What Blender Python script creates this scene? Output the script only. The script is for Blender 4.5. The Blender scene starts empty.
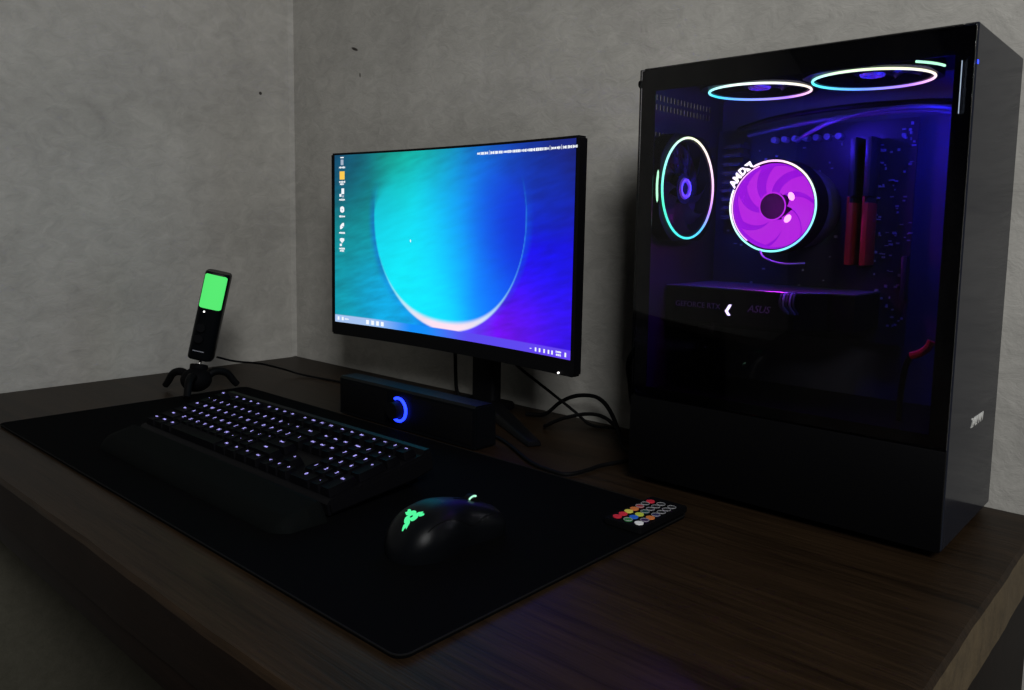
import bpy, bmesh, math, random
from math import sin, cos, pi, radians, sqrt, atan2, exp, floor
from mathutils import Vector, Matrix, Euler
random.seed(7)
SC = bpy.context.scene
COL = SC.collection
# ------------------------------------------------------------------ materials
def new_mat(name):
    m = bpy.data.materials.new(name); m.use_nodes = True
    nt = m.node_tree
    return m, nt, nt.nodes['Principled BSDF']

def plain(name, color, rough=.5, metal=0., spec=.5, bump=0., bscale=300., var=0.):
    m, nt, b = new_mat(name)
    b.inputs['Base Color'].default_value = (*color, 1)
    b.inputs['Roughness'].default_value = rough
    b.inputs['Metallic'].default_value = metal
    b.inputs['Specular IOR Level'].default_value = spec
    N = nt.nodes; Lk = nt.links
    tc = N.new('ShaderNodeTexCoord')
    nz = N.new('ShaderNodeTexNoise'); nz.inputs['Scale'].default_value = bscale; nz.inputs['Detail'].default_value = 3
    Lk.new(tc.outputs['Object'], nz.inputs['Vector'])
    if bump > 0:
        bp = N.new('ShaderNodeBump'); bp.inputs['Strength'].default_value = bump; bp.inputs['Distance'].default_value = .001
        Lk.new(nz.outputs['Fac'], bp.inputs['Height']); Lk.new(bp.outputs['Normal'], b.inputs['Normal'])
    mr = N.new('ShaderNodeMapRange'); mr.inputs['To Min'].default_value = max(0, rough - .06 - var); mr.inputs['To Max'].default_value = min(1, rough + .06 + var)
    Lk.new(nz.outputs['Fac'], mr.inputs['Value']); Lk.new(mr.outputs['Result'], b.inputs['Roughness'])
    return m

def glow(name, color, strength, base=(.01, .01, .01)):
    m, nt, b = new_mat(name)
    b.inputs['Base Color'].default_value = (*base, 1)
    b.inputs['Emission Color'].default_value = (*color, 1)
    b.inputs['Emission Strength'].default_value = strength
    return m

def glow_attr(name, strength):
    m, nt, b = new_mat(name)
    b.inputs['Base Color'].default_value = (.02, .02, .02, 1)
    b.inputs['Roughness'].default_value = .6
    b.inputs['Specular IOR Level'].default_value = .2
    a = nt.nodes.new('ShaderNodeAttribute'); a.attribute_name = 'Col'
    nt.links.new(a.outputs['Color'], b.inputs['Emission Color'])
    b.inputs['Emission Strength'].default_value = strength
    return m

def mat_plaster(name, base, marks):
    m, nt, b = new_mat(name)
    N = nt.nodes; L = nt.links
    geo = N.new('ShaderNodeNewGeometry')
    def noise(scale, detail, rough, vec=None, dist=0):
        n = N.new('ShaderNodeTexNoise'); n.inputs['Scale'].default_value = scale
        n.inputs['Detail'].default_value = detail; n.inputs['Roughness'].default_value = rough
        n.inputs['Distortion'].default_value = dist
        L.new(vec or geo.outputs['Position'], n.inputs['Vector']); return n.outputs['Fac']
    mp = N.new('ShaderNodeMapping'); mp.inputs['Scale'].default_value = (1, 1, 1.5)
    L.new(geo.outputs['Position'], mp.inputs['Vector'])
    n1 = noise(5, 5, .6); n2 = noise(30, 7, .68, mp.outputs['Vector'], .8); n3 = noise(150, 4, .6)
    cr = N.new('ShaderNodeValToRGB')
    cr.color_ramp.elements[0].position = .34; cr.color_ramp.elements[1].position = .68
    cr.color_ramp.elements[0].color = (base[0]*.74, base[1]*.74, base[2]*.74, 1)
    cr.color_ramp.elements[1].color = (base[0]*1.18, base[1]*1.18, base[2]*1.18, 1)
    ad = N.new('ShaderNodeMath'); ad.operation = 'MULTIPLY_ADD'; ad.inputs[1].default_value = .55
    L.new(n1, ad.inputs[0])
    m2 = N.new('ShaderNodeMath'); m2.operation = 'MULTIPLY'; m2.inputs[1].default_value = .45; L.new(n2, m2.inputs[0])
    L.new(m2.outputs[0], ad.inputs[2]); L.new(ad.outputs[0], cr.inputs['Fac'])
    col = cr.outputs['Color']
    for (c, sx, sz, ang) in marks:   # chips in the plaster: centre, half sizes, tilt
        sub = N.new('ShaderNodeVectorMath'); sub.operation = 'SUBTRACT'; sub.inputs[1].default_value = c
        L.new(geo.outputs['Position'], sub.inputs[0])
        ro = N.new('ShaderNodeMapping'); ro.inputs['Rotation'].default_value = (0, ang, 0)
        L.new(sub.outputs[0], ro.inputs['Vector'])
        sc = N.new('ShaderNodeVectorMath'); sc.operation = 'MULTIPLY'; sc.inputs[1].default_value = (1/sx, 1/sx, 1/sz)
        L.new(ro.outputs[0], sc.inputs[0])
        ln = N.new('ShaderNodeVectorMath'); ln.operation = 'LENGTH'; L.new(sc.outputs[0], ln.inputs[0])
        lt = N.new('ShaderNodeMapRange'); lt.inputs['From Min'].default_value = 1.15; lt.inputs['From Max'].default_value = .75
        L.new(ln.outputs['Value'], lt.inputs['Value'])
        mx = N.new('ShaderNodeMix'); mx.data_type = 'RGBA'
        L.new(lt.outputs['Result'], mx.inputs['Factor']); L.new(col, mx.inputs['A'])
        mx.inputs['B'].default_value = (.05, .045, .04, 1); col = mx.outputs['Result']
    L.new(col, b.inputs['Base Color'])
    b.inputs['Roughness'].default_value = .75; b.inputs['Specular IOR Level'].default_value = .25
    s1 = N.new('ShaderNodeMath'); s1.operation = 'MULTIPLY_ADD'; s1.inputs[1].default_value = .35
    L.new(n3, s1.inputs[0]); L.new(n2, s1.inputs[2])
    bp = N.new('ShaderNodeBump'); bp.inputs['Strength'].default_value = .42; bp.inputs['Distance'].default_value = .004
    L.new(s1.outputs[0], bp.inputs['Height']); L.new(bp.outputs['Normal'], b.inputs['Normal'])
    return m

def mat_wood(name, dark, light, rough=.42):
    m, nt, b = new_mat(name)
    N = nt.nodes; L = nt.links
    tc = N.new('ShaderNodeTexCoord')
    mp = N.new('ShaderNodeMapping'); mp.inputs['Scale'].default_value = (1.6, 26, 26)
    L.new(tc.outputs['Object'], mp.inputs['Vector'])
    n1 = N.new('ShaderNodeTexNoise'); n1.inputs['Scale'].default_value = 2.0; n1.inputs['Detail'].default_value = 9; n1.inputs['Roughness'].default_value = .68; n1.inputs['Distortion'].default_value = .5
    L.new(mp.outputs[0], n1.inputs['Vector'])
    mp2 = N.new('ShaderNodeMapping'); mp2.inputs['Scale'].default_value = (7, 240, 240)
    L.new(tc.outputs['Object'], mp2.inputs['Vector'])
    n2 = N.new('ShaderNodeTexNoise'); n2.inputs['Scale'].default_value = 2.0; n2.inputs['Detail'].default_value = 4
    L.new(mp2.outputs[0], n2.inputs['Vector'])
    cr = N.new('ShaderNodeValToRGB')
    e = cr.color_ramp.elements
    e[0].position = .3; e[0].color = (*dark, 1); e[1].position = .72; e[1].color = (*light, 1)
    ad = N.new('ShaderNodeMath'); ad.operation = 'MULTIPLY_ADD'; ad.inputs[1].default_value = .38
    L.new(n2.outputs['Fac'], ad.inputs[0])
    mm = N.new('ShaderNodeMath'); mm.operation = 'MULTIPLY'; mm.inputs[1].default_value = .62; L.new(n1.outputs['Fac'], mm.inputs[0])
    L.new(mm.outputs[0], ad.inputs[2]); L.new(ad.outputs[0], cr.inputs['Fac']); L.new(cr.outputs['Color'], b.inputs['Base Color'])
    b.inputs['Roughness'].default_value = rough; b.inputs['Specular IOR Level'].default_value = .11
    bp = N.new('ShaderNodeBump'); bp.inputs['Strength'].default_value = .35; bp.inputs['Distance'].default_value = .0015
    L.new(ad.outputs[0], bp.inputs['Height']); L.new(bp.outputs['Normal'], b.inputs['Normal'])
    return m

def mat_pane(name, tint, ior=1.45, rough=.02):
    m, nt, b = new_mat(name)
    N = nt.nodes; L = nt.links
    tr = N.new('ShaderNodeBsdfTransparent'); tr.inputs['Color'].default_value = (*tint, 1)
    gl = N.new('ShaderNodeBsdfGlossy'); gl.inputs['Roughness'].default_value = rough
    fr = N.new('ShaderNodeFresnel'); fr.inputs['IOR'].default_value = ior
    mx = N.new('ShaderNodeMixShader')
    L.new(fr.outputs[0], mx.inputs[0]); L.new(tr.outputs[0], mx.inputs[1]); L.new(gl.outputs[0], mx.inputs[2])
    L.new(mx.outputs[0], N['Material Output'].inputs['Surface'])
    return m

M = {}
M['wall'] = mat_plaster('plaster', (.45, .435, .40), [((.214, 0, .6226), .011, .0028, -.35), ((.2304, 0, .572), .002, .0045, .1), ((-.006, -.0734, .5514), .0035, .0035, 0)])
M['floor'] = mat_wood('floor_boards', (.05, .04, .03), (.10, .08, .06), .5)
M['wood'] = mat_wood('desk_walnut', (.0028, .0016, .0009), (.035, .0205, .0105), .42)
M['wood_end'] = mat_wood('desk_lit_end', (.05, .035, .018), (.16, .115, .06), .5)  # lighter copy of the desk wood: side light put into the end's colour
M['wood_side'] = mat_wood('desk_side_dim_wall_tone', (.07, .066, .05), (.11, .104, .08), .6)  # left panel tone stands in for the dim wall under the desk
M['wood_dark'] = mat_wood('desk_underframe_and_shaded_front', (.003, .0014, .0008), (.010, .0050, .0028), .6)  # underframe wood; also the shade painted on the top's front face
M['mat'] = plain('mat_cloth', (.0014, .0015, .0018), .95, spec=.03, bump=.3, bscale=1500)
M['hem'] = plain('mat_stitching', (.005, .005, .005), .9, spec=.1, bump=.5, bscale=900)
M['black'] = plain('black_plastic', (.003, .003, .004), .5, spec=.12, bump=.1, bscale=900)
M['matte'] = plain('matte_black_plastic', (.003, .003, .0035), .7, spec=.05, bump=.2, bscale=1200)
M['soft'] = plain('soft_touch_black', (.003, .0035, .0045), .34, spec=.12, bump=.15, bscale=1500)
M['rest'] = plain('leatherette_black', (.0035, .0042, .0042), .7, spec=.02, bump=.5, bscale=500)
M['key'] = plain('keycap_black', (.002, .002, .003), .6, spec=.04)
M['kcase'] = plain('keyboard_shell', (.003, .003, .004), .5, spec=.08)
M['steel'] = plain('painted_steel_black', (.0022, .0022, .0027), .5, spec=.06, bump=.15, bscale=900)
M['inner'] = plain('case_inside_steel', (.07, .07, .078), .45, spec=.5)
M['front'] = plain('front_panel_glossy', (.013, .015, .023), .12, spec=.05)
M['pcb'] = plain('circuit_board', (.015, .016, .018), .45, var=.1)
M['chip'] = plain('grey_components', (.30, .30, .33), .4)
M['metal'] = plain('bright_metal', (.6, .6, .62), .3, metal=1)
M['chrome'] = plain('stud_steel', (.85, .83, .8), .35, metal=.6)
M['ram'] = plain('red_memory_spreader', (.42, .025, .02), .35, metal=.3)
M['redcable'] = plain('red_cable_sleeve', (.8, .02, .02), .4)
M['rubber'] = plain('cable_rubber', (.003, .003, .0035), .6, spec=.08)
M['grey_text'] = plain('grey_print', (.26, .26, .30), .5)
M['logo'] = plain('silver_badge', (.75, .75, .72), .35)
M['fanblade'] = plain('smoked_fan_blade', (.02, .02, .026), .3)
M['hubring'] = plain('pale_hub_ring', (.35, .38, .45), .4)
M['pane'] = mat_pane('tinted_glass', (.72, .72, .76))
M['clear'] = mat_pane('front_glass', (.3, .3, .33), 1.5, .12)
M['border'] = plain('glass_black_border', (.004, .004, .005), .06, spec=.5)
M['screen'] = glow_attr('screen_picture', 1.0)
M['white_led'] = glow('white_led', (1, .97, .95), 2.2)
M['icon'] = glow('screen_white', (.92, .96, 1), 1.0)
M['icon_y'] = glow('screen_yellow', (1, .62, .08), .95)
M['icon_g'] = glow('screen_grey', (.45, .55, .7), .8)
M['legend'] = glow('key_backlight', (.42, .37, 1), 1.25)
M['mic_green'] = glow('mic_green_light', (.085, .82, .16), 1.0)
M['mouse_green'] = glow('mouse_green_light', (.08, .95, .35), 1.0)
M['wheel'] = glow('wheel_light', (.45, 1, .7), 1.0)
M['blue'] = glow('blue_led', (.01, .03, 1), 4.0)
M['ring'] = glow_attr('rainbow_ring', 3.0)
M['fan_magenta'] = glow('lit_fan_blades', (.50, .020, .74), 1.75)
M['fan_magenta2'] = glow('lit_fan_cup', (.36, .006, .76), 1.55)
M['fan_pink'] = glow('lit_fan_led', (1, .25, 1), 5)
M['hub'] = plain('cooler_hub', (.004, .004, .006), .6, spec=.2)
M['amd'] = glow('white_lit_letters', (1, .85, .98), 3.2)
M['arrow'] = glow('lit_arrow', (.75, .6, 1), 4)

# ------------------------------------------------------------------ geometry helpers
def link(o, parent=None):
    COL.objects.link(o)
    if parent: o.parent = parent
    return o

def build(name, bm, mat, parent=None, smooth=True, ang=40, loc=None, rot=None):
    me = bpy.data.meshes.new(name); bm.to_mesh(me); bm.free()
    if not isinstance(mat, (list, tuple)): mat = [mat]
    for m in mat: me.materials.append(m)
    if smooth:
        me.shade_smooth()
        try: me.set_sharp_from_angle(angle=radians(ang))
        except Exception: pass
    o = bpy.data.objects.new(name, me)
    if loc: o.location = loc
    if rot: o.rotation_euler = rot
    return link(o, parent)

def tag(o, label=None, cat=None, group=None, kind=None):
    if label: o['label'] = label
    if cat: o['category'] = cat
    if group: o['group'] = group
    if kind: o['kind'] = kind
    return o

def empty(name, loc, rot=(0, 0, 0)):
    o = bpy.data.objects.new(name, None); o.empty_display_size = .02
    o.location = loc; o.rotation_euler = rot
    return link(o)

def box(bm, x0, x1, y0, y1, z0, z1, bev=0., seg=2, mi=0):
    r = bmesh.ops.create_cube(bm, size=1)
    vs = r['verts']
    for v in vs:
        v.co = Vector((x0 + (v.co.x + .5)*(x1 - x0), y0 + (v.co.y + .5)*(y1 - y0), z0 + (v.co.z + .5)*(z1 - z0)))
    fs = list({f for v in vs for f in v.link_faces})
    for f in fs: f.material_index = mi
    if bev > 0:
        es = list({e for v in vs for e in v.link_edges})
        r = bmesh.ops.bevel(bm, geom=es, offset=bev, segments=seg, affect='EDGES', profile=.5)
        for f in r['faces']: f.material_index = mi
    return vs

def prism(bm, pts, z0, z1, axis='z', mi=0, bev=0.):
    """closed outline extruded; pts in (a,b); axis z: (a,b,z) ; y: (a, z, b) -> x=a,z=b ; x: y=a,z=b"""
    def mk(a, b, h):
        return {'z': (a, b, h), 'y': (a, h, b), 'x': (h, a, b)}[axis]
    lo = [bm.verts.new(mk(a, b, z0)) for a, b in pts]
    hi = [bm.verts.new(mk(a, b, z1)) for a, b in pts]
    n = len(pts); fs = []
    fs.append(bm.faces.new(lo[::-1])); fs.append(bm.faces.new(hi))
    for i in range(n): fs.append(bm.faces.new((lo[i], lo[(i+1) % n], hi[(i+1) % n], hi[i])))
    for f in fs: f.material_index = mi
    bmesh.ops.recalc_face_normals(bm, faces=fs)
    if bev > 0:
        es = [e for e in fs[0].edges] + [e for e in fs[1].edges]
        bmesh.ops.bevel(bm, geom=es, offset=bev, segments=2, affect='EDGES')
    return fs

def rrect(x0, x1, y0, y1, r, n=6):
    out = []
    for cx, cy, a0 in ((x1-r, y1-r, 0), (x0+r, y1-r, pi/2), (x0+r, y0+r, pi), (x1-r, y0+r, 1.5*pi)):
        for k in range(n+1):
            a = a0 + k*pi/2/n; out.append((cx + r*cos(a), cy + r*sin(a)))
    return out

def cyl(bm, p0, p1, r0, r1=None, n=24, caps=True):
    r1 = r0 if r1 is None else r1
    p0 = Vector(p0); p1 = Vector(p1); d = (p1 - p0).normalized()
    u = d.orthogonal().normalized(); w = d.cross(u)
    a = [bm.verts.new(p0 + (u*cos(2*pi*k/n) + w*sin(2*pi*k/n))*r0) for k in range(n)]
    b = [bm.verts.new(p1 + (u*cos(2*pi*k/n) + w*sin(2*pi*k/n))*r1) for k in range(n)]
    fs = [bm.faces.new((a[k], a[(k+1) % n], b[(k+1) % n], b[k])) for k in range(n)]
    if caps: fs.append(bm.faces.new(a[::-1])); fs.append(bm.faces.new(b))
    return fs

def catmull(pts, sub=8):
    P = [Vector(p) for p in pts]; P = [2*P[0]-P[1]] + P + [2*P[-1]-P[-2]]
    out = []
    for i in range(1, len(P)-2):
        for k in range(sub):
            t = k/sub; a, b, c, d = P[i-1:i+3]
            out.append(.5*((2*b) + (c-a)*t + (2*a-5*b+4*c-d)*t*t + (3*b-a-3*c+d)*t**3))
    out.append(P[-2]); return out

def tube(bm, pts, r, n=10, sub=8, radii=None):
    C_ = catmull(pts, sub) if sub > 1 else [Vector(p) for p in pts]
    rings = []; up = None
    for i, p in enumerate(C_):
        t = (C_[min(i+1, len(C_)-1)] - C_[max(i-1, 0)]).normalized()
        if up is None: up = t.orthogonal().normalized()
        up = (up - t*up.dot(t)).normalized(); w = t.cross(up)
        rr = r if radii is None else radii[0] + (radii[1]-radii[0])*i/(len(C_)-1)
        rings.append([bm.verts.new(p + (up*cos(2*pi*k/n) + w*sin(2*pi*k/n))*rr) for k in range(n)])
    for a, b in zip(rings, rings[1:]):
        for k in range(n): bm.faces.new((a[k], a[(k+1) % n], b[(k+1) % n], b[k]))
    bm.faces.new(rings[0][::-1]); bm.faces.new(rings[-1])

def torus(bm, c, R, r, axis, n=72, m=8, a0=0, a1=2*pi, colfn=None, layer=None):
    """ring about an axis; angle measured in its plane: axis y -> (x,z); axis x -> (y,z); axis z -> (x,y)"""
    full = abs(a1 - a0 - 2*pi) < 1e-6
    cnt = n if full else n + 1
    rings = []
    for i in range(cnt):
        a = a0 + (a1-a0)*i/n
        ring = []
        for k in range(m):
            b = 2*pi*k/m; q = R + r*cos(b); h = r*sin(b)
            v = {'y': (q*cos(a), h, q*sin(a)), 'x': (h, q*cos(a), q*sin(a)), 'z': (q*cos(a), q*sin(a), h)}[axis]
            bv = bm.verts.new(Vector(c) + Vector(v))
            if layer is not None: bv[layer] = colfn(a)
            ring.append(bv)
        rings.append(ring)
    for i in range(n if full else n):
        A = rings[i]; B = rings[(i+1) % cnt]
        for k in range(m): bm.faces.new((A[k], A[(k+1) % m], B[(k+1) % m], B[k]))
    if not full:
        bm.faces.new(rings[0]); bm.faces.new(rings[-1][::-1])
    bmesh.ops.recalc_face_normals(bm, faces=bm.faces[:])

def disc(bm, c, r, axis, h, n=48, r_in=0.):
    """solid disc or washer of thickness h along axis (+)"""
    ax = {'x': Vector((1, 0, 0)), 'y': Vector((0, 1, 0)), 'z': Vector((0, 0, 1))}[axis]
    c = Vector(c)
    if r_in <= 0: cyl(bm, c, c + ax*h, r, n=n); return
    u = ax.orthogonal().normalized(); w = ax.cross(u)
    def ring(rad, hh): return [bm.verts.new(c + ax*hh + (u*cos(2*pi*k/n) + w*sin(2*pi*k/n))*rad) for k in range(n)]
    a, b, d, e = ring(r, 0), ring(r, h), ring(r_in, h), ring(r_in, 0)
    for k in range(n):
        j = (k+1) % n
        for p, q in ((a, b), (b, d), (d, e), (e, a)): bm.faces.new((p[k], p[j], q[j], q[k]))
    bmesh.ops.recalc_face_normals(bm, faces=bm.faces[:])

def text_bm(s, size, depth=.0004, shear=0., align='CENTER', width=1., bold=0.):
    cu = bpy.data.curves.new('t', 'FONT'); cu.body = s; cu.size = size; cu.extrude = depth; cu.shear = shear
    cu.align_x = align; cu.align_y = 'CENTER'; cu.resolution_u = 3; cu.space_character = width; cu.offset = bold
    ob = bpy.data.objects.new('t', cu); COL.objects.link(ob)
    dg = bpy.context.evaluated_depsgraph_get(); me = bpy.data.meshes.new_from_object(ob.evaluated_get(dg))
    bm = bmesh.new(); bm.from_mesh(me)
    bpy.data.objects.remove(ob); bpy.data.curves.remove(cu); bpy.data.meshes.remove(me)
    return bm

def xf(bm, mtx): bmesh.ops.transform(bm, matrix=mtx, verts=bm.verts[:]); return bm
FACE_FRONT = Matrix.Rotation(pi/2, 4, 'X')            # text plane XY -> XZ, facing -Y
FACE_RIGHT = Matrix.Rotation(pi/2, 4, 'Z') @ Matrix.Rotation(pi/2, 4, 'X')  # faces +X, reads along +Y

# ------------------------------------------------------------------ setting
FL = -.74
bm = bmesh.new(); box(bm, -.08, 4.2, 0, .08, FL, 2.0)
tag(build('wall_back', bm, M['wall'], smooth=False), 'grey plastered wall behind the desk', kind='structure')
bm = bmesh.new(); box(bm, -.08, -.006, -3.2, 0, FL, 2.0)
tag(build('wall_left', bm, M['wall'], smooth=False), 'grey plastered wall at the left end of the desk', kind='structure')
bm = bmesh.new(); box(bm, -.08, 4.2, -3.2, .08, FL-.05, FL)
tag(build('floor', bm, M['floor'], smooth=False), 'dark floor under the desk', kind='structure')
# small plaster bead in the inside corner
bm = bmesh.new(); prism(bm, [(-.006, 0), (.002, 0), (0, -.002), (-.004, -.006), (-.006, -.008)], .0005, 1.999)
tag(build('trim_1', bm, M['wall'], smooth=False), 'narrow plaster fillet where the two walls meet', kind='structure')
# dark timber end showing at the very left edge
# ------------------------------------------------------------------ desk
DX, DY = 1.377, .694
desk = tag(empty('desk', (.686, -.35, FL)), 'dark brown wooden desk with a thick top standing in the corner', 'desk')
desk_inv = Matrix.Translation((-.686, .35, -FL))
bm = bmesh.new()
# slab with slightly uneven worn front and end edges
NX, NY = 110, 56
def edge_wob(t, s): return .0006*sin(t*17 + s) + .0003*sin(t*41 + 2*s) + .0002*sin(t*93 + s)
g = {}
xs = [DX*i/NX for i in range(NX+1)]; ys = [-DY + (DY-.002)*j/NY for j in range(NY+1)]
for lay, z in (('t', 0.), ('b', -.050)):
    for i, x in enumerate(xs):
        for j, y in enumerate(ys):
            xx, yy, zz = x, y, z
            if i == 0: xx = .003
            if j == 0: yy += (0 if lay == 'b' else .004) + edge_wob(x, 1.3 if lay == 't' else 4)
            if i == NX: xx += (-.004 if lay == 't' else 0) + edge_wob(y*2, 2)*.6
            if (i == NX) and lay == 't': zz -= .001
            g[lay, i, j] = bm.verts.new((xx, yy, zz))
for i in range(NX):
    for j in range(NY):
        bm.faces.new((g['t', i, j], g['t', i+1, j], g['t', i+1, j+1], g['t', i, j+1]))
        bm.faces.new((g['b', i, j], g['b', i, j+1], g['b', i+1, j+1], g['b', i+1, j]))
mid = {}
def side(path):
    prev = None
    mids = []
    for (i, j) in path:
        t = g['t', i, j].co; b_ = g['b', i, j].co
        out = Vector((0, -1, 0)) if j == 0 and path[0][1] == path[-1][1] else (Vector((1, 0, 0)) if i == NX and path[0][0] == path[-1][0] == NX else Vector((0, 0, 0)))
        mids.append(bm.verts.new(Vector((t.x, t.y, -.005)) + out*.003))
    for k in range(len(path)-1):
        a, b_ = path[k], path[k+1]
        bm.faces.new((g['t', a[0], a[1]], mids[k], mids[k+1], g['t', b_[0], b_[1]]))
        bm.faces.new((mids[k], g['b', a[0], a[1]], g['b', b_[0], b_[1]], mids[k+1]))
side([(i, 0) for i in range(NX+1)]); side([(NX, j) for j in range(NY+1)])
side([(i, NY) for i in range(NX+1)]); side([(0, j) for j in range(NY+1)])
bmesh.ops.remove_doubles(bm, verts=bm.verts[:], dist=.00001)
bmesh.ops.recalc_face_normals(bm, faces=bm.faces[:])
bm.normal_update()
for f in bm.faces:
    if f.normal.x > .8: f.material_index = 1  # right end takes the lighter wood, light held in its colour
    elif f.normal.y < -.9: f.material_index = 2  # front face takes the dark wood, shade put into its colour
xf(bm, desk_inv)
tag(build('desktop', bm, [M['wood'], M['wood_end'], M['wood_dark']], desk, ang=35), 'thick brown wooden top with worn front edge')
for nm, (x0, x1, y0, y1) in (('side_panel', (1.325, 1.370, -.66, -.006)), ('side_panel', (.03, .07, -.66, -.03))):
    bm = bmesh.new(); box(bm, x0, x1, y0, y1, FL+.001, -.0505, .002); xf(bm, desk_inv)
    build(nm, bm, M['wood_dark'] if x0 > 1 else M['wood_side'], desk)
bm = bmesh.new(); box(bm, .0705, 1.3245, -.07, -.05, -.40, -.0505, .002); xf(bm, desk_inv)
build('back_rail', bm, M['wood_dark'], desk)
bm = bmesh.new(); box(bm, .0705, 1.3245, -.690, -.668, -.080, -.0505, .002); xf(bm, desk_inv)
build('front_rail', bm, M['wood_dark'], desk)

# ------------------------------------------------------------------ desk mat
mat_t = .003
bm = bmesh.new()
out = rrect(.2375, 1.111, -.6255, -.252, .011, 8)
prism(bm, out, .0002, mat_t, bev=.0006)
dm = tag(build('desk_mat', bm, M['mat']), 'wide thin black cloth desk mat under the keyboard and mouse', 'desk mat')
bm = bmesh.new()
o2 = rrect(.2377, 1.1108, -.6253, -.2522, .011, 8)
tube(bm, [(a, b, mat_t) for a, b in o2] + [(o2[0][0], o2[0][1], mat_t)], .0008, n=6, sub=1)
build('stitched_hem', bm, M['hem'], dm)

# ------------------------------------------------------------------ keyboard
PI_ = .01838
TILT = .1733
kb = tag(empty('keyboard', (.449, -.513, .030), (TILT, 0, .00655)), 'full-size black keyboard with lit pale violet legends on the mat', 'keyboard')
U_ = PI_
bm = bmesh.new()
# wedge shell: profile in (v,z), extruded along u ; local z=0 is the key top plane
x0, x1 = -.35*U_, 22.85*U_
prof = [(-.35*U_, -.0235), (-.35*U_, -.012), (-.15*U_, -.009), (6.45*U_, -.009), (6.62*U_, -.005), (7.0*U_, -.006), (7.12*U_, -.014), (7.1*U_, -.030), (5.5*U_, -.032)]
fs = prism(bm, prof, x0, x1, axis='x')
es = [e for e in bm.edges if abs(e.verts[0].co.x - e.verts[1].co.x) < 1e-6]
bmesh.ops.bevel(bm, geom=es, offset=.0025, segments=2, affect='EDGES')
build('shell', bm, M['kcase'], kb)
for a in (1.2, 21.3):
    bm = bmesh.new(); box(bm, a*U_-.012, a*U_+.012, 6.0*U_, 6.5*U_, -.0445, -.0322, .001)
    build('flip_foot', bm, M['black'], kb, rot=None)
# key layout
rows = [
 (5.25, [('Esc', 0, 1), ('F1', 2, 1), ('F2', 3, 1), ('F3', 4, 1), ('F4', 5, 1), ('F5', 6.5, 1), ('F6', 7.5, 1), ('F7', 8.5, 1), ('F8', 9.5, 1), ('F9', 11, 1), ('F10', 12, 1), ('F11', 13, 1), ('F12', 14, 1), ('Prt', 15.25, 1), ('Scr', 16.25, 1), ('Brk', 17.25, 1)]),
 (4, [(c, i, 1) for i, c in enumerate('` 1 2 3 4 5 6 7 8 9 0 - ='.split())] + [('Back', 13, 2), ('Ins', 15.25, 1), ('Hm', 16.25, 1), ('PU', 17.25, 1), ('Num', 18.5, 1), ('/', 19.5, 1), ('*', 20.5, 1), ('-', 21.5, 1)]),
 (3, [('Tab', 0, 1.5)] + [(c, 1.5+i, 1) for i, c in enumerate('QWERTYUIOP[]')] + [('\\', 13.5, 1.5), ('Del', 15.25, 1), ('End', 16.25, 1), ('PD', 17.25, 1), ('7', 18.5, 1), ('8', 19.5, 1), ('9', 20.5, 1)]),
 (2, [('Caps', 0, 1.75)] + [(c, 1.75+i, 1) for i, c in enumerate("ASDFGHJKL;'")] + [('Enter', 12.75, 2.25), ('4', 18.5, 1), ('5', 19.5, 1), ('6', 20.5, 1)]),
 (1, [('Shift', 0, 2.25)] + [(c, 2.25+i, 1) for i, c in enumerate('ZXCVBNM,./')] + [('Shift', 12.25, 2.75), ('^', 16.25, 1), ('1', 18.5, 1), ('2', 19.5, 1), ('3', 20.5, 1)]),
 (0, [('Ctrl', 0, 1.25), ('Win', 1.25, 1.25), ('Alt', 2.5, 1.25), ('', 3.75, 6.25), ('Alt', 10, 1.25), ('Fn', 11.25, 1.25), ('=', 12.5, 1.25), ('Ctrl', 13.75, 1.25), ('<', 15.25, 1), ('v', 16.25, 1), ('>', 17.25, 1), ('0', 18.5, 2), ('.', 20.5, 1)]),
]
keycache = {}
def key_mesh(w, d):
    if (w, d) in keycache: return keycache[(w, d)]
    bm = bmesh.new()
    W, D = w*U_ - .0012, d*U_ - .0012
    t = .0017
    b0 = rrect(-W/2, W/2, -D/2, D/2, .0012, 2)
    b1 = rrect(-W/2 + t, W/2 - t, -D/2 + t*.8, D/2 - t*1.1, .0022, 2)
    lo = [bm.verts.new((a, b, -.0085)) for a, b in b0]; hi = [bm.verts.new((a, b, -.0003)) for a, b in b1]
    inn = [bm.verts.new((a*.86, b*.84, -.0009)) for a, b in b1]
    n = len(lo)
    for i in range(n):
        j = (i+1) % n
        bm.faces.new((lo[i], lo[j], hi[j], hi[i])); bm.faces.new((hi[i], hi[j], inn[j], inn[i]))
    bm.faces.new(inn); bm.faces.new(lo[::-1])
    me = bpy.data.meshes.new('key'); bm.to_mesh(me); bm.free(); me.materials.append(M['key']); me.shade_smooth()
    me.set_sharp_from_angle(angle=radians(35))
    keycache[(w, d)] = me; return me
legcache = {}
def legend_mesh(s):
    if s in legcache: return legcache[s]
    sz = .0062 if len(s) == 1 else (.0040 if len(s) < 4 else .0034)
    bm = text_bm(s, sz, .00012)
    me = bpy.data.meshes.new('legend'); bm.to_mesh(me); bm.free(); me.materials.append(M['legend'])
    legcache[s] = me; return me
def add_key(s, u, v, w, d, name='key'):
    k = bpy.data.objects.new(name, key_mesh(w, d)); k.location = ((u + w/2)*U_, (v + d/2)*U_, 0); link(k, kb)
    if s:
        l = bpy.data.objects.new('legend', legend_mesh(s)); l.location = (0 if w < 1.6 else -(w-1)*U_*.0, .0024 if d == 1 else .006, -.00025); link(l, k)
    return k
for v, ks in rows:
    for s, u, w in ks: add_key(s, u, v, w, 1)
add_key('+', 21.5, 2, 1, 2); add_key('Ent', 21.5, 0, 1, 2)
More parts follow.
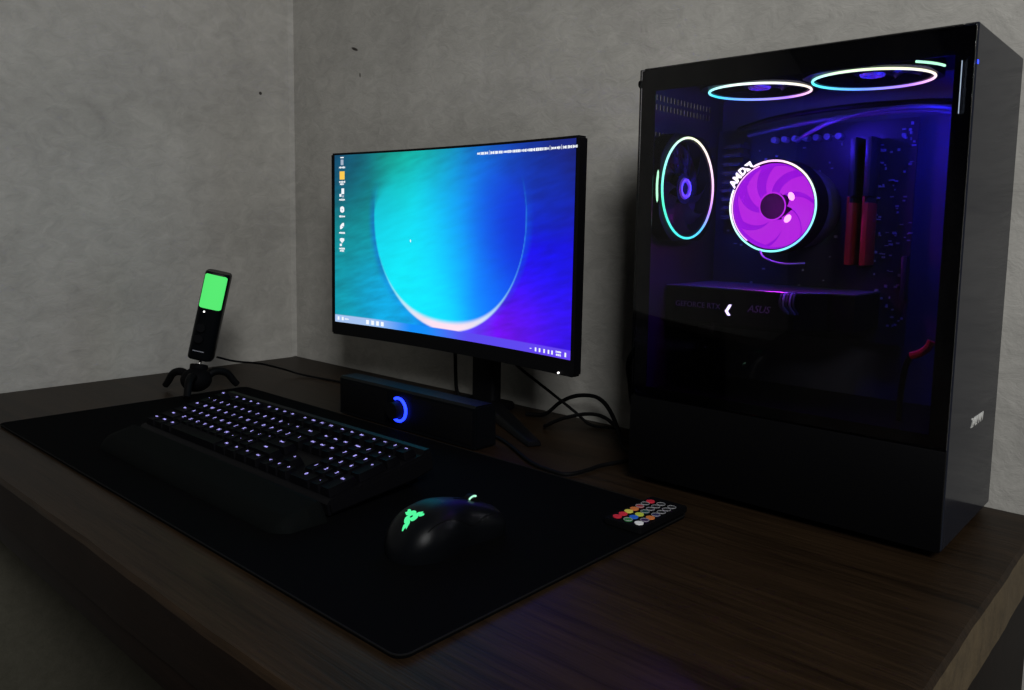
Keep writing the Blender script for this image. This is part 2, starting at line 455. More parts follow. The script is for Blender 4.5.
for i, s in enumerate(('o', '<<', '||', '>>')): add_key(s, 18.5+i, 5.25, 1, 1, 'media_key')

# ------------------------------------------------------------------ wrist rest
wr = empty('wrist_rest', (.660, -.5225, mat_t), (0, 0, .00655))
tag(wr, 'padded black wrist rest lying along the near edge of the keyboard', 'wrist rest')
bm = bmesh.new()
nx, ny = 60, 16
W = .428; D0 = .0535
gr = []
for i in range(nx+1):
    s = i/nx*2 - 1
    row = []
    for j in range(ny+1):
        t = j/ny
        # rounded front corners
        yf = -.0400 + .010*max(0, (abs(s)-.90)/.10)**2
        y = yf + (.0015 - yf + 0.0)*t
        x = s*W/2
        ed = min(1, (1-abs(s))/.035) ** .5 if abs(s) < 1 else 0
        fr = min(1, t/.22) ** .5
        bk = min(1, (1-t)/.08) ** .5
        z = .0005 + (.010 + .0125*t)*ed*fr*max(.6, bk)
        row.append(bm.verts.new((x, y, z)))
    gr.append(row)
for i in range(nx):
    for j in range(ny): bm.faces.new((gr[i][j], gr[i+1][j], gr[i+1][j+1], gr[i][j+1]))
lo = []
bd = [gr[i][0] for i in range(nx+1)] + [gr[nx][j] for j in range(1, ny+1)] + [gr[i][ny] for i in range(nx-1, -1, -1)] + [gr[0][j] for j in range(ny-1, 0, -1)]
lo = [bm.verts.new((v.co.x, v.co.y, 0.0002)) for v in bd]
for k in range(len(bd)):
    j = (k+1) % len(bd); bm.faces.new((bd[j], bd[k], lo[k], lo[j]))
bm.faces.new(lo[::-1]); bmesh.ops.recalc_face_normals(bm, faces=bm.faces[:])
xf(bm, Matrix.Diagonal((1, D0/.0415, 1, 1)))
build('cushion', bm, M['rest'], wr, ang=60)

# ------------------------------------------------------------------ mouse
ms = tag(empty('mouse', (.9875, -.4725, mat_t), (0, 0, .02)), 'black gaming mouse with a glowing green emblem on its palm rest', 'mouse')
def mouse_half(t):      # t 0 rear .. 1 front  -> half width
    return .0325*(1 - .16*exp(-((t-.60)/.17)**2)) * min(1, sqrt(max(0, 1-(1-min(t/.30, 1))**2.4)))**1. * min(1, (max(0, 1-(max(0, t-.88)/.125)**2.6))**.5)
def mouse_h(t):
    r = sqrt(max(0, 1 - (1-min(t/.42, 1))**2.2))
    f = 1 - .52*max(0, (t-.42)/.58)**1.5
    return .041*r*f
LM = .119
def mouse_z(x, y):
    t = y/LM + .5
    w = mouse_half(t); q = min(1, abs(x)/max(w, 1e-4))
    return mouse_h(t)*(1 - q**2.6)**(.62) if q < 1 else 0
bm = bmesh.new()
nt_, na = 64, 40
rings = []
for i in range(nt_+1):
    t = .004 + .992*(i/nt_); t = .5 - .5*cos(pi*t) * 1.0
    w = max(mouse_half(t), .0008); h = max(mouse_h(t), .0015)
    y = (t-.5)*LM; ring = []
    for k in range(na+1):
        a = pi*k/na; ca = cos(a); sa = sin(a)
        x = w*(abs(ca)**.72)*(1 if ca > 0 else -1); z = h*(max(sa, 0)**.80)
        # undercut sides and thumb groove
        if z < h*.5: x *= 1 - .10*(1 - z/(h*.5))
        ring.append(bm.verts.new((x, y, z)))
    rings.append(ring)
for A, B in zip(rings, rings[1:]):
    for k in range(na): bm.faces.new((A[k], B[k], B[k+1], A[k+1]))
    bm.faces.new((A[0], A[na], B[na], B[0]))
bm.faces.new(rings[0]); bm.faces.new(rings[-1][::-1])
bmesh.ops.recalc_face_normals(bm, faces=bm.faces[:])
body_mouse = build('body', bm, M['soft'], ms, ang=60)
def msurf(x, y):        # height of the built shell at (x,y)
    t = y/LM + .5; w = max(mouse_half(t), .0008); h = mouse_h(t)
    q = min(1, abs(x)/w); ca = q**(1/.72); sa = sqrt(max(0, 1-ca*ca)); return h*sa**.80
# button seams, thumb buttons, wheel
bm = bmesh.new()
tube(bm, [(0, LM*(.10 + .38*k/12), msurf(0, LM*(.10+.38*k/12)) + .0001) for k in range(13)], .0005, n=6, sub=1)
build('button_seam', bm, M['matte'], ms)
bm = bmesh.new()
for s in (-1, 1):
    pts = []
    for k in range(25):
        y = -.040 + .098*k/24; x = s*(.0225 + .003*sin(pi*k/24))
        pts.append((x, y, msurf(x, y) + .0001))
    tube(bm, pts, .0005, n=6, sub=1)
build('side_seam', bm, M['matte'], ms)
for k in range(2):
    bm = bmesh.new()
    y0 = -.002 + .022*k; pts = [(-.0300 + .0018*sin(pi*q/6), y0 + .018*q/6, .024 - .0012*k) for q in range(7)]
    tube(bm, pts, .0022, n=8, sub=1); build('thumb_button', bm, M['black'], ms)
bm = bmesh.new(); zc = msurf(0, .034) - .0042
cyl(bm, (-.0032, .034, zc), (.0032, .034, zc), .0095, n=28); wl = build('scroll_wheel', bm, M['rubber'], ms)
bm = bmesh.new(); torus(bm, (.0036, .034, zc), .0086, .0010, 'x', n=40, m=6, a0=1.15, a1=2.25)
tag(build('wheel_light', bm, M['wheel'], wl), 'pale green glowing rim of the wheel')
# three-snake emblem draped on the palm rest
bm = bmesh.new()
lc = (0.000, -.0390)
def drape(poly):       # poly in mm -> solid sliver following the surface
    top = []; bot = []
    for a, b in poly:
        x = lc[0] + a*.00083; y = lc[1] + b*.00083; z = msurf(x, y)
        top.append(bm.verts.new((x, y, z + .0006))); bot.append(bm.verts.new((x, y, z - .0002)))
    n = len(poly)
    for i in range(n//2 - 1):
        bm.faces.new((top[i], top[i+1], top[n-2-i], top[n-1-i]))
    for i in range(n): bm.faces.new((top[i], bot[i], bot[(i+1) % n], top[(i+1) % n]))
def strip(center, widths):
    L_ = []; R_ = []
    C_ = catmull([(a, b, 0) for a, b in center], 6)
    for i, p in enumerate(C_):
        t = (C_[min(i+1, len(C_)-1)] - C_[max(i-1, 0)]).normalized(); n_ = Vector((-t.y, t.x, 0))
        f = i/(len(C_)-1)*(len(widths)-1); k = min(int(f), len(widths)-2); w = widths[k] + (widths[k+1]-widths[k])*(f-k)
        L_.append((p.x + n_.x*w, p.y + n_.y*w)); R_.append((p.x - n_.x*w, p.y - n_.y*w))
    drape(L_ + R_[::-1])
for k in range(3):
    a = radians([138, 20, -98][k])
    def rt(p): return (p[0]*cos(a) - p[1]*sin(a), p[0]*sin(a) + p[1]*cos(a))
    strip([rt(p) for p in ((1.0, -2.6), (3.6, -3.2), (5.6, -1.0), (5.4, 1.8), (7.4, 3.6), (10.0, 2.4), (13.2, 3.4))], [1.3, 2.0, 2.2, 2.0, 2.1, 2.0, .6])
    strip([rt(p) for p in ((8.0, 3.4), (8.8, 5.2), (10.6, 6.2))], [1.1, .9, .25])
strip([(2.6*cos(q*pi/6), 2.6*sin(q*pi/6)) for q in range(13)], [.8]*3)
bmesh.ops.recalc_face_normals(bm, faces=bm.faces[:])
tag(build('emblem', bm, M['mouse_green'], ms, smooth=False), 'glowing green emblem of three entwined snakes')

# ------------------------------------------------------------------ remote
rc = tag(empty('remote_control', (1.0865, -.2795, .0032), (0, 0, radians(0))), 'thin black remote with small coloured round buttons on the mat corner', 'remote')
bm = bmesh.new(); prism(bm, rrect(-.0215, .0215, -.055, .031, .003, 4), 0, .0062, bev=.0008)
build('case', bm, M['matte'], rc)
bc = {'r': (.75, .03, .06), 'g': (.05, .25, .08), 'w': (.95, .95, .95), 'b': (.03, .16, .75), 'y': (.85, .75, .12), 'm': (.05, .02, .09), 'l': (.62, .72, .08), 'o': (.75, .22, .06),
      't': (.02, .08, .08), 'n': (.03, .03, .10), 'k': (.02, .02, .022), 'd': (.35, .05, .06)}
cols = ['rgw', 'rbm', 'ylo', 'otn', 'dkk', 'kkk', 'rkk']
dark = {'g', 'm', 't', 'n', 'k', 'd'}
bmats = {k: plain('button_' + k, v, .4) for k, v in bc.items()}
rim = plain('button_rim_grey', (.38, .38, .40), .4)
rowstep = .0098
for j, row in enumerate(cols):
    for i, c in enumerate(row):
        bm = bmesh.new(); x = -.0125 + .0125*i; y = -.0445 + rowstep*j
        disc(bm, (x, y, .0055), .0044, 'z', .0016, n=20)
        for f in bm.faces: f.material_index = 0
        if c in dark:
            bm2 = bmesh.new(); torus(bm2, (x, y, .0071), .0042, .0003, 'z', n=24, m=5)
            me = bpy.data.meshes.new('x'); bm2.to_mesh(me); bm2.free()
            nf = len(bm.faces); bm.from_mesh(me); bm.faces.ensure_lookup_table()
            for f in bm.faces[nf:]: f.material_index = 1
            bpy.data.meshes.remove(me)
        nm = {'r': 'red button', 'g': 'dark green button', 'w': 'white button', 'b': 'blue button', 'y': 'yellow button', 'l': 'lime button', 'o': 'orange button'}.get(c)
        o = build('button', bm, [bmats[c], rim], rc)
        if nm: o['label'] = nm

# ------------------------------------------------------------------ soundbar
sb = tag(empty('soundbar', (.652, -.2075, 0)), 'long low black soundbar with a blue lit dial under the monitor', 'speaker')
bm = bmesh.new()
prism(bm, [(-.035, .002), (-.035, .0555), (-.032, .0585), (-.004, .0585), (.002, .053), (.004, .002)], -.150, .145, axis='x')
bmesh.ops.bevel(bm, geom=[e for e in bm.edges if abs(e.verts[0].co.x-e.verts[1].co.x) < 1e-6], offset=.002, segments=2, affect='EDGES')
build('cabinet', bm, M['soft'], sb)
bm = bmesh.new(); box(bm, -.144, -.034, -.0362, -.0352, .007, .052, .0004); box(bm, .020, .139, -.0362, -.0352, .007, .052, .0004)
build('grille', bm, M['matte'], sb)
bm = bmesh.new(); cyl(bm, (-.007, -.0352, .030), (-.007, -.050, .030), .0125, .0115, n=40)
bmesh.ops.bevel(bm, geom=[e for e in bm.edges if e.verts[0].co.y < -.049 and e.verts[1].co.y < -.049], offset=.0015, segments=2, affect='EDGES')
kn = build('volume_knob', bm, M['black'], sb)
bm = bmesh.new(); torus(bm, (-.007, -.0375, .030), .0162, .0022, 'y', n=60, m=8, a0=-2.05, a1=2.05)
tag(build('dial_light', bm, M['blue'], sb), 'blue glowing open ring around the dial')
for a in (-.12, .13):
    bm = bmesh.new(); box(bm, a-.012, a+.012, -.028, .000, 0, .0022, .0005); build('foot', bm, M['rubber'], sb)
bm = bmesh.new(); cyl(bm, (-.1502, -.015, .030), (-.158, -.015, .030), .0040, n=16); cyl(bm, (-.158, -.015, .030), (-.163, -.015, .030), .0028, n=16)
build('side_plug', bm, M['black'], sb)

# ------------------------------------------------------------------ monitor
MX, MY, MZ = .616, -.15, .2515
mon = tag(empty('monitor', (MX, MY, 0), (0, 0, 0)), 'curved black monitor showing a blue and teal planet wallpaper', 'monitor')
SAG = .017; RW = .2655
def arc_y(x): return SAG*(1 - (x/RW)**2)
ROLL = Matrix.Translation((0, 0, MZ)) @ Matrix.Rotation(radians(.33), 4, 'Y') @ Matrix.Translation((0, 0, -MZ))
Z0, Z1 = .0975, .4050
SX0, SX1, SZ0, SZ1 = -.2568, .2592, .1195, .4015
bm = bmesh.new()
def curved_slab(bm, x0, x1, z0, z1, yf, yb, n=40):
    A = []
    for i in range(n+1):
        x = x0 + (x1-x0)*i/n; y = arc_y(x)
        A.append([bm.verts.new((x, y+yf, z0)), bm.verts.new((x, y+yf, z1)), bm.verts.new((x, y+yb, z1)), bm.verts.new((x, y+yb, z0))])
    fs = []
    for a, b in zip(A, A[1:]):
        for k in range(4): fs.append(bm.faces.new((a[k], a[(k+1) % 4], b[(k+1) % 4], b[k])))
    fs.append(bm.faces.new(A[0][::-1])); fs.append(bm.faces.new(A[-1]))
    bmesh.ops.recalc_face_normals(bm, faces=fs)
    return A
curved_slab(bm, -.2652, .2655, Z0, Z1, 0, .015)
e = [e for e in bm.edges if abs(e.verts[0].co.z-e.verts[1].co.z) < 1e-6 and abs(e.verts[0].co.x - e.verts[1].co.x) < 1e-6 and abs(abs(e.verts[0].co.x) - .265) < .002]
bmesh.ops.bevel(bm, geom=e, offset=.003, segments=3, affect='EDGES')
xf(bm, ROLL)
build('bezel', bm, M['black'], mon)
bm = bmesh.new()   # bulged back shell
nx, nz = 24, 14; R_ = []
for i in range(nx+1):
    x = -.235 + .47*i/nx; row = []
    for j in range(nz+1):
        z = Z0 + .02 + (Z1-Z0-.04)*j/nz
        s = max(0, 1-(x/.235)**4)*max(0, 1-((z-MZ)/((Z1-Z0-.04)/2))**4)
        row.append(bm.verts.new((x, arc_y(x) + .0152 + .026*s**.6, z)))
    R_.append(row)
for i in range(nx):
    for j in range(nz): bm.faces.new((R_[i][j], R_[i][j+1], R_[i+1][j+1], R_[i+1][j]))
bmesh.ops.solidify(bm, geom=bm.faces[:], thickness=.001)
build('back_shell', bm, M['matte'], mon)
# stand
NKX, NKY = .018, .093
bm = bmesh.new(); prism(bm, rrect(NKX-.024, NKX+.024, NKY-.011, NKY+.011, .006, 4), .010, .30, bev=.001)
build('neck', bm, M['black'], mon)
bm = bmesh.new(); box(bm, NKX-.03, NKX+.03, .0450, NKY-.0112, .20, .28, .004); build('mount', bm, M['black'], mon)
bm = bmesh.new(); prism(bm, rrect(NKX-.04, NKX+.04, NKY-.03, NKY+.03, .012, 4), .001, .012, bev=.002); build('base_block', bm, M['black'], mon)
def foot(dx, dy):
    d = Vector((dx, dy, 0)); L_ = d.length; u = d/L_; n_ = Vector((-u.y, u.x, 0)); b0 = Vector((NKX, NKY, 0))
    bm = bmesh.new(); S = []
    for k in range(9):
        t = k/8; w = .016 - .006*t; h = .018 - .010*t; c = b0 + d*(.12 + .88*t)
        S.append([bm.verts.new(c + n_*w + Vector((0, 0, .001))), bm.verts.new(c + n_*w*.8 + Vector((0, 0, h))), bm.verts.new(c - n_*w*.8 + Vector((0, 0, h))), bm.verts.new(c - n_*w + Vector((0, 0, .001)))])
    for a, b in zip(S, S[1:]):
        for k in range(4): bm.faces.new((a[k], a[(k+1) % 4], b[(k+1) % 4], b[k]))
    bm.faces.new(S[0][::-1]); bm.faces.new(S[-1]); bmesh.ops.recalc_face_normals(bm, faces=bm.faces[:])
    bmesh.ops.bevel(bm, geom=bm.edges[:], offset=.001, segments=1, affect='EDGES')
    build('stand_leg', bm, M['black'], mon)
foot(.201, -.1145); foot(-.190, -.110)
bm = bmesh.new(); cyl(bm, (.2385, arc_y(.2385)-.0002, .1000), (.2385, arc_y(.2385)-.0020, .1000), .0013, n=12)
xf(bm, ROLL); tag(build('power_light', bm, M['white_led'], mon), 'tiny white power light')
# picture
def lerp(a, b, t): return tuple(a[i] + (b[i]-a[i])*t for i in range(3))
def ss(a, b, x):
    t = max(0, min(1, (x-a)/(b-a))); return t*t*(3-2*t)
from mathutils import noise as mnoise
def lin(r, g, b): return tuple((c/255/12.92 if c/255 <= .04045 else ((c/255+.055)/1.055)**2.4) for c in (r, g, b))
NAVY = lin(18, 38, 92); TEAL = lin(22, 150, 150); GTEAL = lin(45, 165, 140); SKY = lin(0, 165, 215); BLUE = lin(10, 60, 225); INDIGO = lin(35, 0, 235)
PURP = lin(120, 10, 225); CYAN = lin(60, 225, 245); AZ = lin(0, 130, 250); DBLUE = lin(5, 25, 215); DNAV = lin(22, 28, 110); GRN = lin(70, 200, 165); PINK = lin(255, 225, 240); WHITE = lin(225, 245, 250)
def grid_color(pts, u, v):      # inverse-distance blend of colour control points
    s = [0, 0, 0]; w = 0
    for (a, b, c) in pts:
        d = ((u-a)*1.7)**2 + (v-b)**2; k = 1/(d*d + .0012); w += k
        for i in range(3): s[i] += c[i]*k
    return tuple(x/w for x in s)
OUT = [(0, 1, NAVY), (.0, .8, lin(12, 60, 95)), (.02, .55, lin(15, 130, 130)), (.04, .3, lin(20, 140, 150)), (.02, .08, lin(10, 150, 165)), (.15, .95, lin(25, 110, 115)), (.14, .75, lin(30, 135, 130)), (.14, .5, lin(15, 155, 170)), (.18, .2, SKY),
       (.3, .12, lin(0, 170, 225)), (.3, .97, lin(40, 165, 135)), (.45, .97, lin(35, 165, 140)), (.60, .96, lin(15, 110, 170)), (.68, .9, lin(12, 70, 190)), (.8, .95, lin(15, 40, 130)), (1, 1, lin(18, 22, 85)), (.07, .97, lin(15, 60, 100)), (.08, .86, lin(15, 88, 118)), (.97, .75, lin(12, 26, 120)), (.88, .72, lin(8, 55, 190)), (.95, .55, lin(25, 5, 190)),
       (.9, .4, lin(20, 0, 240)), (.95, .15, lin(50, 0, 225)), (.8, .12, lin(100, 0, 225)), (.68, .05, lin(135, 10, 225)), (.78, .35, lin(40, 0, 240)), (.6, .03, lin(60, 60, 240)), (.5, .02, lin(30, 120, 250))]
INN = [(.24, .8, lin(25, 165, 165)), (.22, .6, lin(20, 200, 225)), (.26, .4, lin(50, 225, 240)), (.36, .6, lin(60, 235, 250)), (.36, .3, lin(60, 240, 250)), (.36, .85, lin(50, 215, 205)), (.5, .15, lin(70, 240, 255)), (.5, .4, lin(15, 215, 250)), (.5, .7, lin(5, 190, 245)), (.5, .9, lin(20, 150, 205)),
       (.62, .55, lin(0, 140, 250)), (.62, .3, lin(0, 150, 250)), (.64, .8, lin(5, 110, 235)), (.72, .7, lin(5, 40, 215)), (.76, .5, lin(3, 5, 200)), (.72, .58, lin(3, 30, 215)), (.78, .6, lin(3, 15, 190)), (.72, .35, lin(5, 50, 240)), (.68, .2, lin(20, 100, 250)), (.78, .75, lin(8, 40, 180))]
CU, CV, RU, RV = .507, .636, .322, .600
def picture(u, v):
    du, dv = (u-CU)/RU, (v-CV)/RV
    r = sqrt(du*du + dv*dv)
    wd = .015 + .55*ss(.05, .65, dv)
    inside = 1 - ss(1-wd, 1+wd*.6, r)
    fade = ss(.30, -.25, dv) if dv > -.25 else 1      # rim only visible on the lower half and sides
    fade = max(0, min(1, .8 - dv*2.2))
    o = grid_color(OUT, u, v); i_ = grid_color(INN, u, v)
    top = ss(.15, .75, dv)                               # upper part of the globe dissolves
    c = lerp(o, i_, inside*(1-top*.75))
    # crescent rim: wide and white at the bottom, thin at the sides
    down = max(0, -dv/max(r, .01)); th = .010 + .075*down**5
    rim = (ss(1-th*1.25, 1-th*.45, r))*(1 - ss(.99, 1.012, r))*fade
    rc_ = lerp(lin(120, 235, 250), PINK, down**3)
    c = lerp(c, rc_, min(1, rim*(.30 + .85*down**2.2)))
    sh = ss(.96, 1.0, r)*(1 - ss(1.0, 1.10, r))*fade*(1-down**2)
    c = lerp(c, lin(0, 80, 210), .5*sh*(1-inside))
    # brush texture outside upper left
    n = mnoise.fractal(Vector((u*10 + v*7, v*34 - u*16, 1.3)), 1, 2, 5)
    k = (1 + .22*n*(1-inside*.75*(1-top)))
    k *= 1
    g_ = .3*c[0]+.59*c[1]+.11*c[2]; c = tuple(max(0, (g_ + (x-g_)*1.12)*k) for x in c)
    if v < .046:                                         # task bar
        tb = lerp(lin(165, 195, 240), lin(0, 140, 250), ss(.15, .36, u)); tb = lerp(tb, lin(90, 70, 240), ss(.40, .62, u)); tb = lerp(tb, lin(100, 65, 240), ss(.7, 1, u))
        c = tb
    return c
bm = bmesh.new(); lay = bm.verts.layers.float_color.new('Col')
NU, NV = 300, 170; G = []
for i in range(NU+1):
    u = i/NU; x = SX0 + (SX1-SX0)*u; col_ = []
    for j in range(NV+1):
        v = j/NV; bv = bm.verts.new((x, arc_y(x) - .0006, SZ0 + (SZ1-SZ0)*v)); bv[lay] = (*picture(u, v), 1); col_.append(bv)
    G.append(col_)
for i in range(NU):
    for j in range(NV): bm.faces.new((G[i][j], G[i+1][j], G[i+1][j+1], G[i][j+1]))
xf(bm, ROLL)
scr = tag(build('screen', bm, M['screen'], mon), 'lit screen with a glowing cyan globe picture')
def on_screen(bm, u, v, w, h, m=0):
    x = SX0 + (SX1-SX0)*u; z = SZ0 + (SZ1-SZ0)*v
    y = arc_y(x) - .0009
    r = [bm.verts.new((x+a, arc_y(x+a)-.0010, z+b)) for a, b in ((-w/2, -h/2), (w/2, -h/2), (w/2, h/2), (-w/2, h/2))]
    f = bm.faces.new(r); f.material_index = m
def word(bm, u, v, w, h=.0026, m=0):
    n = max(1, int(w/.0022)); x = -w/2
    while x < w/2 - .0005:
        l = min(random.choice((.0012, .0018, .0026)), w/2 - x); hh = h*random.choice((.75, 1, 1.1))
        on_screen(bm, u + (x + l/2)/(SX1-SX0), v, l, hh, m); x += l + .0005
icons = [(.036, .965, 'bin', 1), (.036, .880, 'app', 2), (.036, .775, 'drive', 1), (.036, .676, 'disc', 1), (.035, .578, 'edge', 1), (.035, .484, 'tool', 2)]
for u, v, k, ln in icons:
    bm = bmesh.new()
    X = SX1-SX0; Z = SZ1-SZ0
    if k == 'bin':
        on_screen(bm, u, v+.020, .0082, .0018); on_screen(bm, u, v-.008, .0066, .0092, 1)
    elif k == 'app':
        on_screen(bm, u, v, .0120, .0135, 2); on_screen(bm, u+.001, v+.004, .0036, .0052, 1)
    elif k == 'drive':
        on_screen(bm, u+.003, v+.012, .0066, .0095); on_screen(bm, u-.008, v-.012, .0050, .0046); on_screen(bm, u+.004, v-.018, .0048, .0035, 1)
    elif k == 'disc':
        for q in range(-3, 4): on_screen(bm, u+q*.0027, v+.003, .00145, .0105*sqrt(1-(q/4)**2))
        on_screen(bm, u, v+.002, .0026, .0030, 1)
    elif k == 'edge':
        for q in range(-3, 4): on_screen(bm, u+q*.0027, v+.003+q*.003, .00145, .0085*sqrt(1-(q/4)**2))
        on_screen(bm, u+.004, v, .0036, .0018, 1)
    else:
        for q in range(-3, 4): on_screen(bm, u+q*.0030, v+.010-abs(q)*-.002, .0015, .0040+.0016*(3-abs(q)))
        on_screen(bm, u-.006, v-.016, .0050, .0040)
    for l in range(ln): word(bm, u, v - .038 - .013*l, .0145 - .004*l, .0030)
    xf(bm, ROLL); build('desktop_icon', bm, [M['icon'], M['icon_g'], M['icon_y']], scr, smooth=False)
bm = bmesh.new()      # monitoring text along the top right
u = .632
for w in (.0060, .0074, .0074, -1, .0074, .0074, .0082, .0165, .0165, .0100, .0150, .0145, .0090, -1, .0090, .0070, -1, .0075, .0080, .0080):
    if w < 0: on_screen(bm, u + .001, .966, .0006, .0062); u += .0055; continue
    word(bm, u + w/2/X, .964, w, .0036); u += (w + .0012)/X
xf(bm, ROLL); build('status_readout', bm, [M['icon']], scr, smooth=False)
def bar_item(fn, name='taskbar_icon'):
    bm = bmesh.new(); fn(bm); xf(bm, ROLL); build(name, bm, [M['icon']], scr, smooth=False)
for a in (.017, .037): bar_item(lambda b: on_screen(b, a, .023, .0046, .0058))
bar_item(lambda b: word(b, .057, .023, .0095, .0022), 'taskbar_text')
for a in (.155, .179, .202, .224): bar_item(lambda b: on_screen(b, a, .021, .0066, .0072))
for a in (.874, .889, .906, .922, .935): bar_item(lambda b: on_screen(b, a, .020, .0030, .0052))
bar_item(lambda b: on_screen(b, .855, .021, .0034, .0010)); bar_item(lambda b: on_screen(b, .983, .021, .0030, .0058))
bar_item(lambda b: word(b, .958, .028, .0100, .0026), 'taskbar_text'); bar_item(lambda b: word(b, .959, .014, .0100, .0026), 'taskbar_text')
bm = bmesh.new(); on_screen(bm, .351, .509, .0012, .0046); on_screen(bm, .351, .509, .0030, .0010)
xf(bm, ROLL); build('pointer', bm, [M['icon']], scr, smooth=False)

# ------------------------------------------------------------------ microphone
mc = tag(empty('microphone', (.2230, -.3330, .0029)), 'black desk microphone on a small tripod with a glowing green grille', 'microphone')
ax = Vector((.026, .023, .146)).normalized()
nrm = Vector((.727, -.564, 0)).normalized(); nrm = (nrm - ax*nrm.dot(ax)).normalized(); rgt = nrm.cross(ax) * -1
rgt = ax.cross(nrm) * -1
if rgt.dot(Vector((.743, .67, 0))) < 0: rgt = -rgt
Bc = Vector((-.0090, .0130, .0550))
MT = Matrix((( rgt.x, nrm.x, ax.x, Bc.x), (rgt.y, nrm.y, ax.y, Bc.y), (rgt.z, nrm.z, ax.z, Bc.z), (0, 0, 0, 1)))
def sup(a, n, w, d):
    c, s = cos(a), sin(a)
    return (w*abs(c)**(2/n)*(1 if c > 0 else -1), d*abs(s)**(2/n)*(1 if s > 0 else -1))
bm = bmesh.new(); rings = []
HB = .151; WB, DB = .0205, .0195
for z, k in ((0, .90), (.002, .97), (.005, 1), (.144, 1), (.149, .975), (HB, .90)):
    rings.append([bm.verts.new((*[q*k for q in sup(2*pi*i/48, 3.6, WB, DB)], z)) for i in range(48)])
for A, B in zip(rings, rings[1:]):
    for i in range(48): bm.faces.new((A[i], A[(i+1) % 48], B[(i+1) % 48], B[i]))
bm.faces.new(rings[0][::-1]); bm.faces.new(rings[-1]); bmesh.ops.recalc_face_normals(bm, faces=bm.faces[:])
xf(bm, MT); build('body', bm, M['soft'], mc)
# glowing grille: curved plate hugging the front
def front_plate(x0, x1, z0, z1, off, th, r=.004, n=16):
    bm = bmesh.new(); A = []
    for j in range(n+1):
        z = z0 + (z1-z0)*j/n
        ins = 0
        dz = min(z-z0, z1-z)
        if dz < r: ins = r - sqrt(max(0, r*r - (r-dz)**2))
        row = []
        for i in range(n+1):
            x = (x0+ins) + (x1-x0-2*ins)*i/n
            q = min(1, abs(x)/WB); y = DB*(1 - q**3.6)**(1/3.6)
            row.append(((x, y+off, z), (x, y+off-th, z)))
        A.append(row)
    F = [[(bm.verts.new(a), bm.verts.new(b)) for a, b in row] for row in A]
    for j in range(n):
        for i in range(n):
            bm.faces.new((F[j][i][0], F[j][i+1][0], F[j+1][i+1][0], F[j+1][i][0])); bm.faces.new((F[j][i][1], F[j+1][i][1], F[j+1][i+1][1], F[j][i+1][1]))
    B = [F[0][i] for i in range(n+1)] + [F[j][n] for j in range(1, n+1)] + [F[n][i] for i in range(n-1, -1, -1)] + [F[j][0] for j in range(n-1, 0, -1)]
    for k in range(len(B)): a, b = B[k], B[(k+1) % len(B)]; bm.faces.new((a[0], b[0], b[1], a[1]))
    bmesh.ops.recalc_face_normals(bm, faces=bm.faces[:]); return bm
sgn = 1
bm = front_plate(-.0178, .0178,   .0895, .1470, .0006, .0010, .003, 32); xf(bm, MT)
tag(build('grille', bm, M['mic_green'], mc), 'bright green glowing grille panel')
bm = bmesh.new(); cyl(bm, (-.007, DB-.0005, .0835), (-.007, DB+.0010, .0835), .0014, n=14); xf(bm, MT)
tag(build('status_light', bm, M['white_led'], mc), 'tiny white status light')
for z in (.056, .037):
    bm = bmesh.new(); cyl(bm, (-.006, DB-.0005, z), (-.006, DB+.006, z), .0078, .0072, n=30); bmesh.ops.bevel(bm, geom=[e for e in bm.edges if e.verts[0].co.y > DB+.005 and e.verts[1].co.y > DB+.005], offset=.001, segments=2, affect='EDGES')
    xf(bm, MT); build('knob', bm, M['black'], mc)
bm = bmesh.new(); box(bm, -.012, .006, DB-.0003, DB+.0004, .0150, .0165); xf(bm, MT); build('maker_mark', bm, M['grey_text'], mc, smooth=False)
bm = bmesh.new(); b0 = MT @ Vector((0, 0, .001)); b1 = Vector((-.007, .009, .0440))
cyl(bm, b1, b0, .0030, n=16); build('steel_stud', bm, M['chrome'], mc)['label'] = 'bare steel mounting stud'
bm = bmesh.new(); cyl(bm, (-.007, .009, .0445), (-.002, .002, .020), .0145, .0140, n=30); bmesh.ops.bevel(bm, geom=[e for e in bm.edges if e.calc_face_angle(0) > 1], offset=.002, segments=2, affect='EDGES')
build('ball_joint_collar', bm, M['matte'], mc)
bm = bmesh.new(); r = bmesh.ops.create_uvsphere(bm, u_segments=28, v_segments=16, radius=.025); xf(bm, Matrix.Translation((0, 0, .0215)) @ Matrix.Diagonal((1, 1, .82, 1)))
build('tripod_head', bm, M['matte'], mc)
for a in (radians(-38), radians(82), radians(200)):
    d = Vector((cos(a), sin(a), 0))
    bm = bmesh.new(); tube(bm, [d*.012 + Vector((0, 0, .020)), d*.030 + Vector((0, 0, .032)), d*.050 + Vector((0, 0, .028)), d*.063 + Vector((0, 0, .012)), d*.069 + Vector((0, 0, .0054))], .0055, n=14, radii=(.0072, .0054))
    lg = build('tripod_leg', bm, M['rubber'], mc)
bm = bmesh.new()
off = Vector((.2230, -.3330, .0029))
pts = [(.2265, -.2975, .0590), (.222, -.262, .047), (.206, -.205, .034), (.199, -.155, .017), (.210, -.124, .0045), (.262, -.112, .0022), (.318, -.106, .0022), (.40, -.112, .0022), (.47, -.110, .0022)]
tube(bm, [Vector(p)-off for p in pts], .0018); build('microphone_cable', bm, M['rubber'], mc)

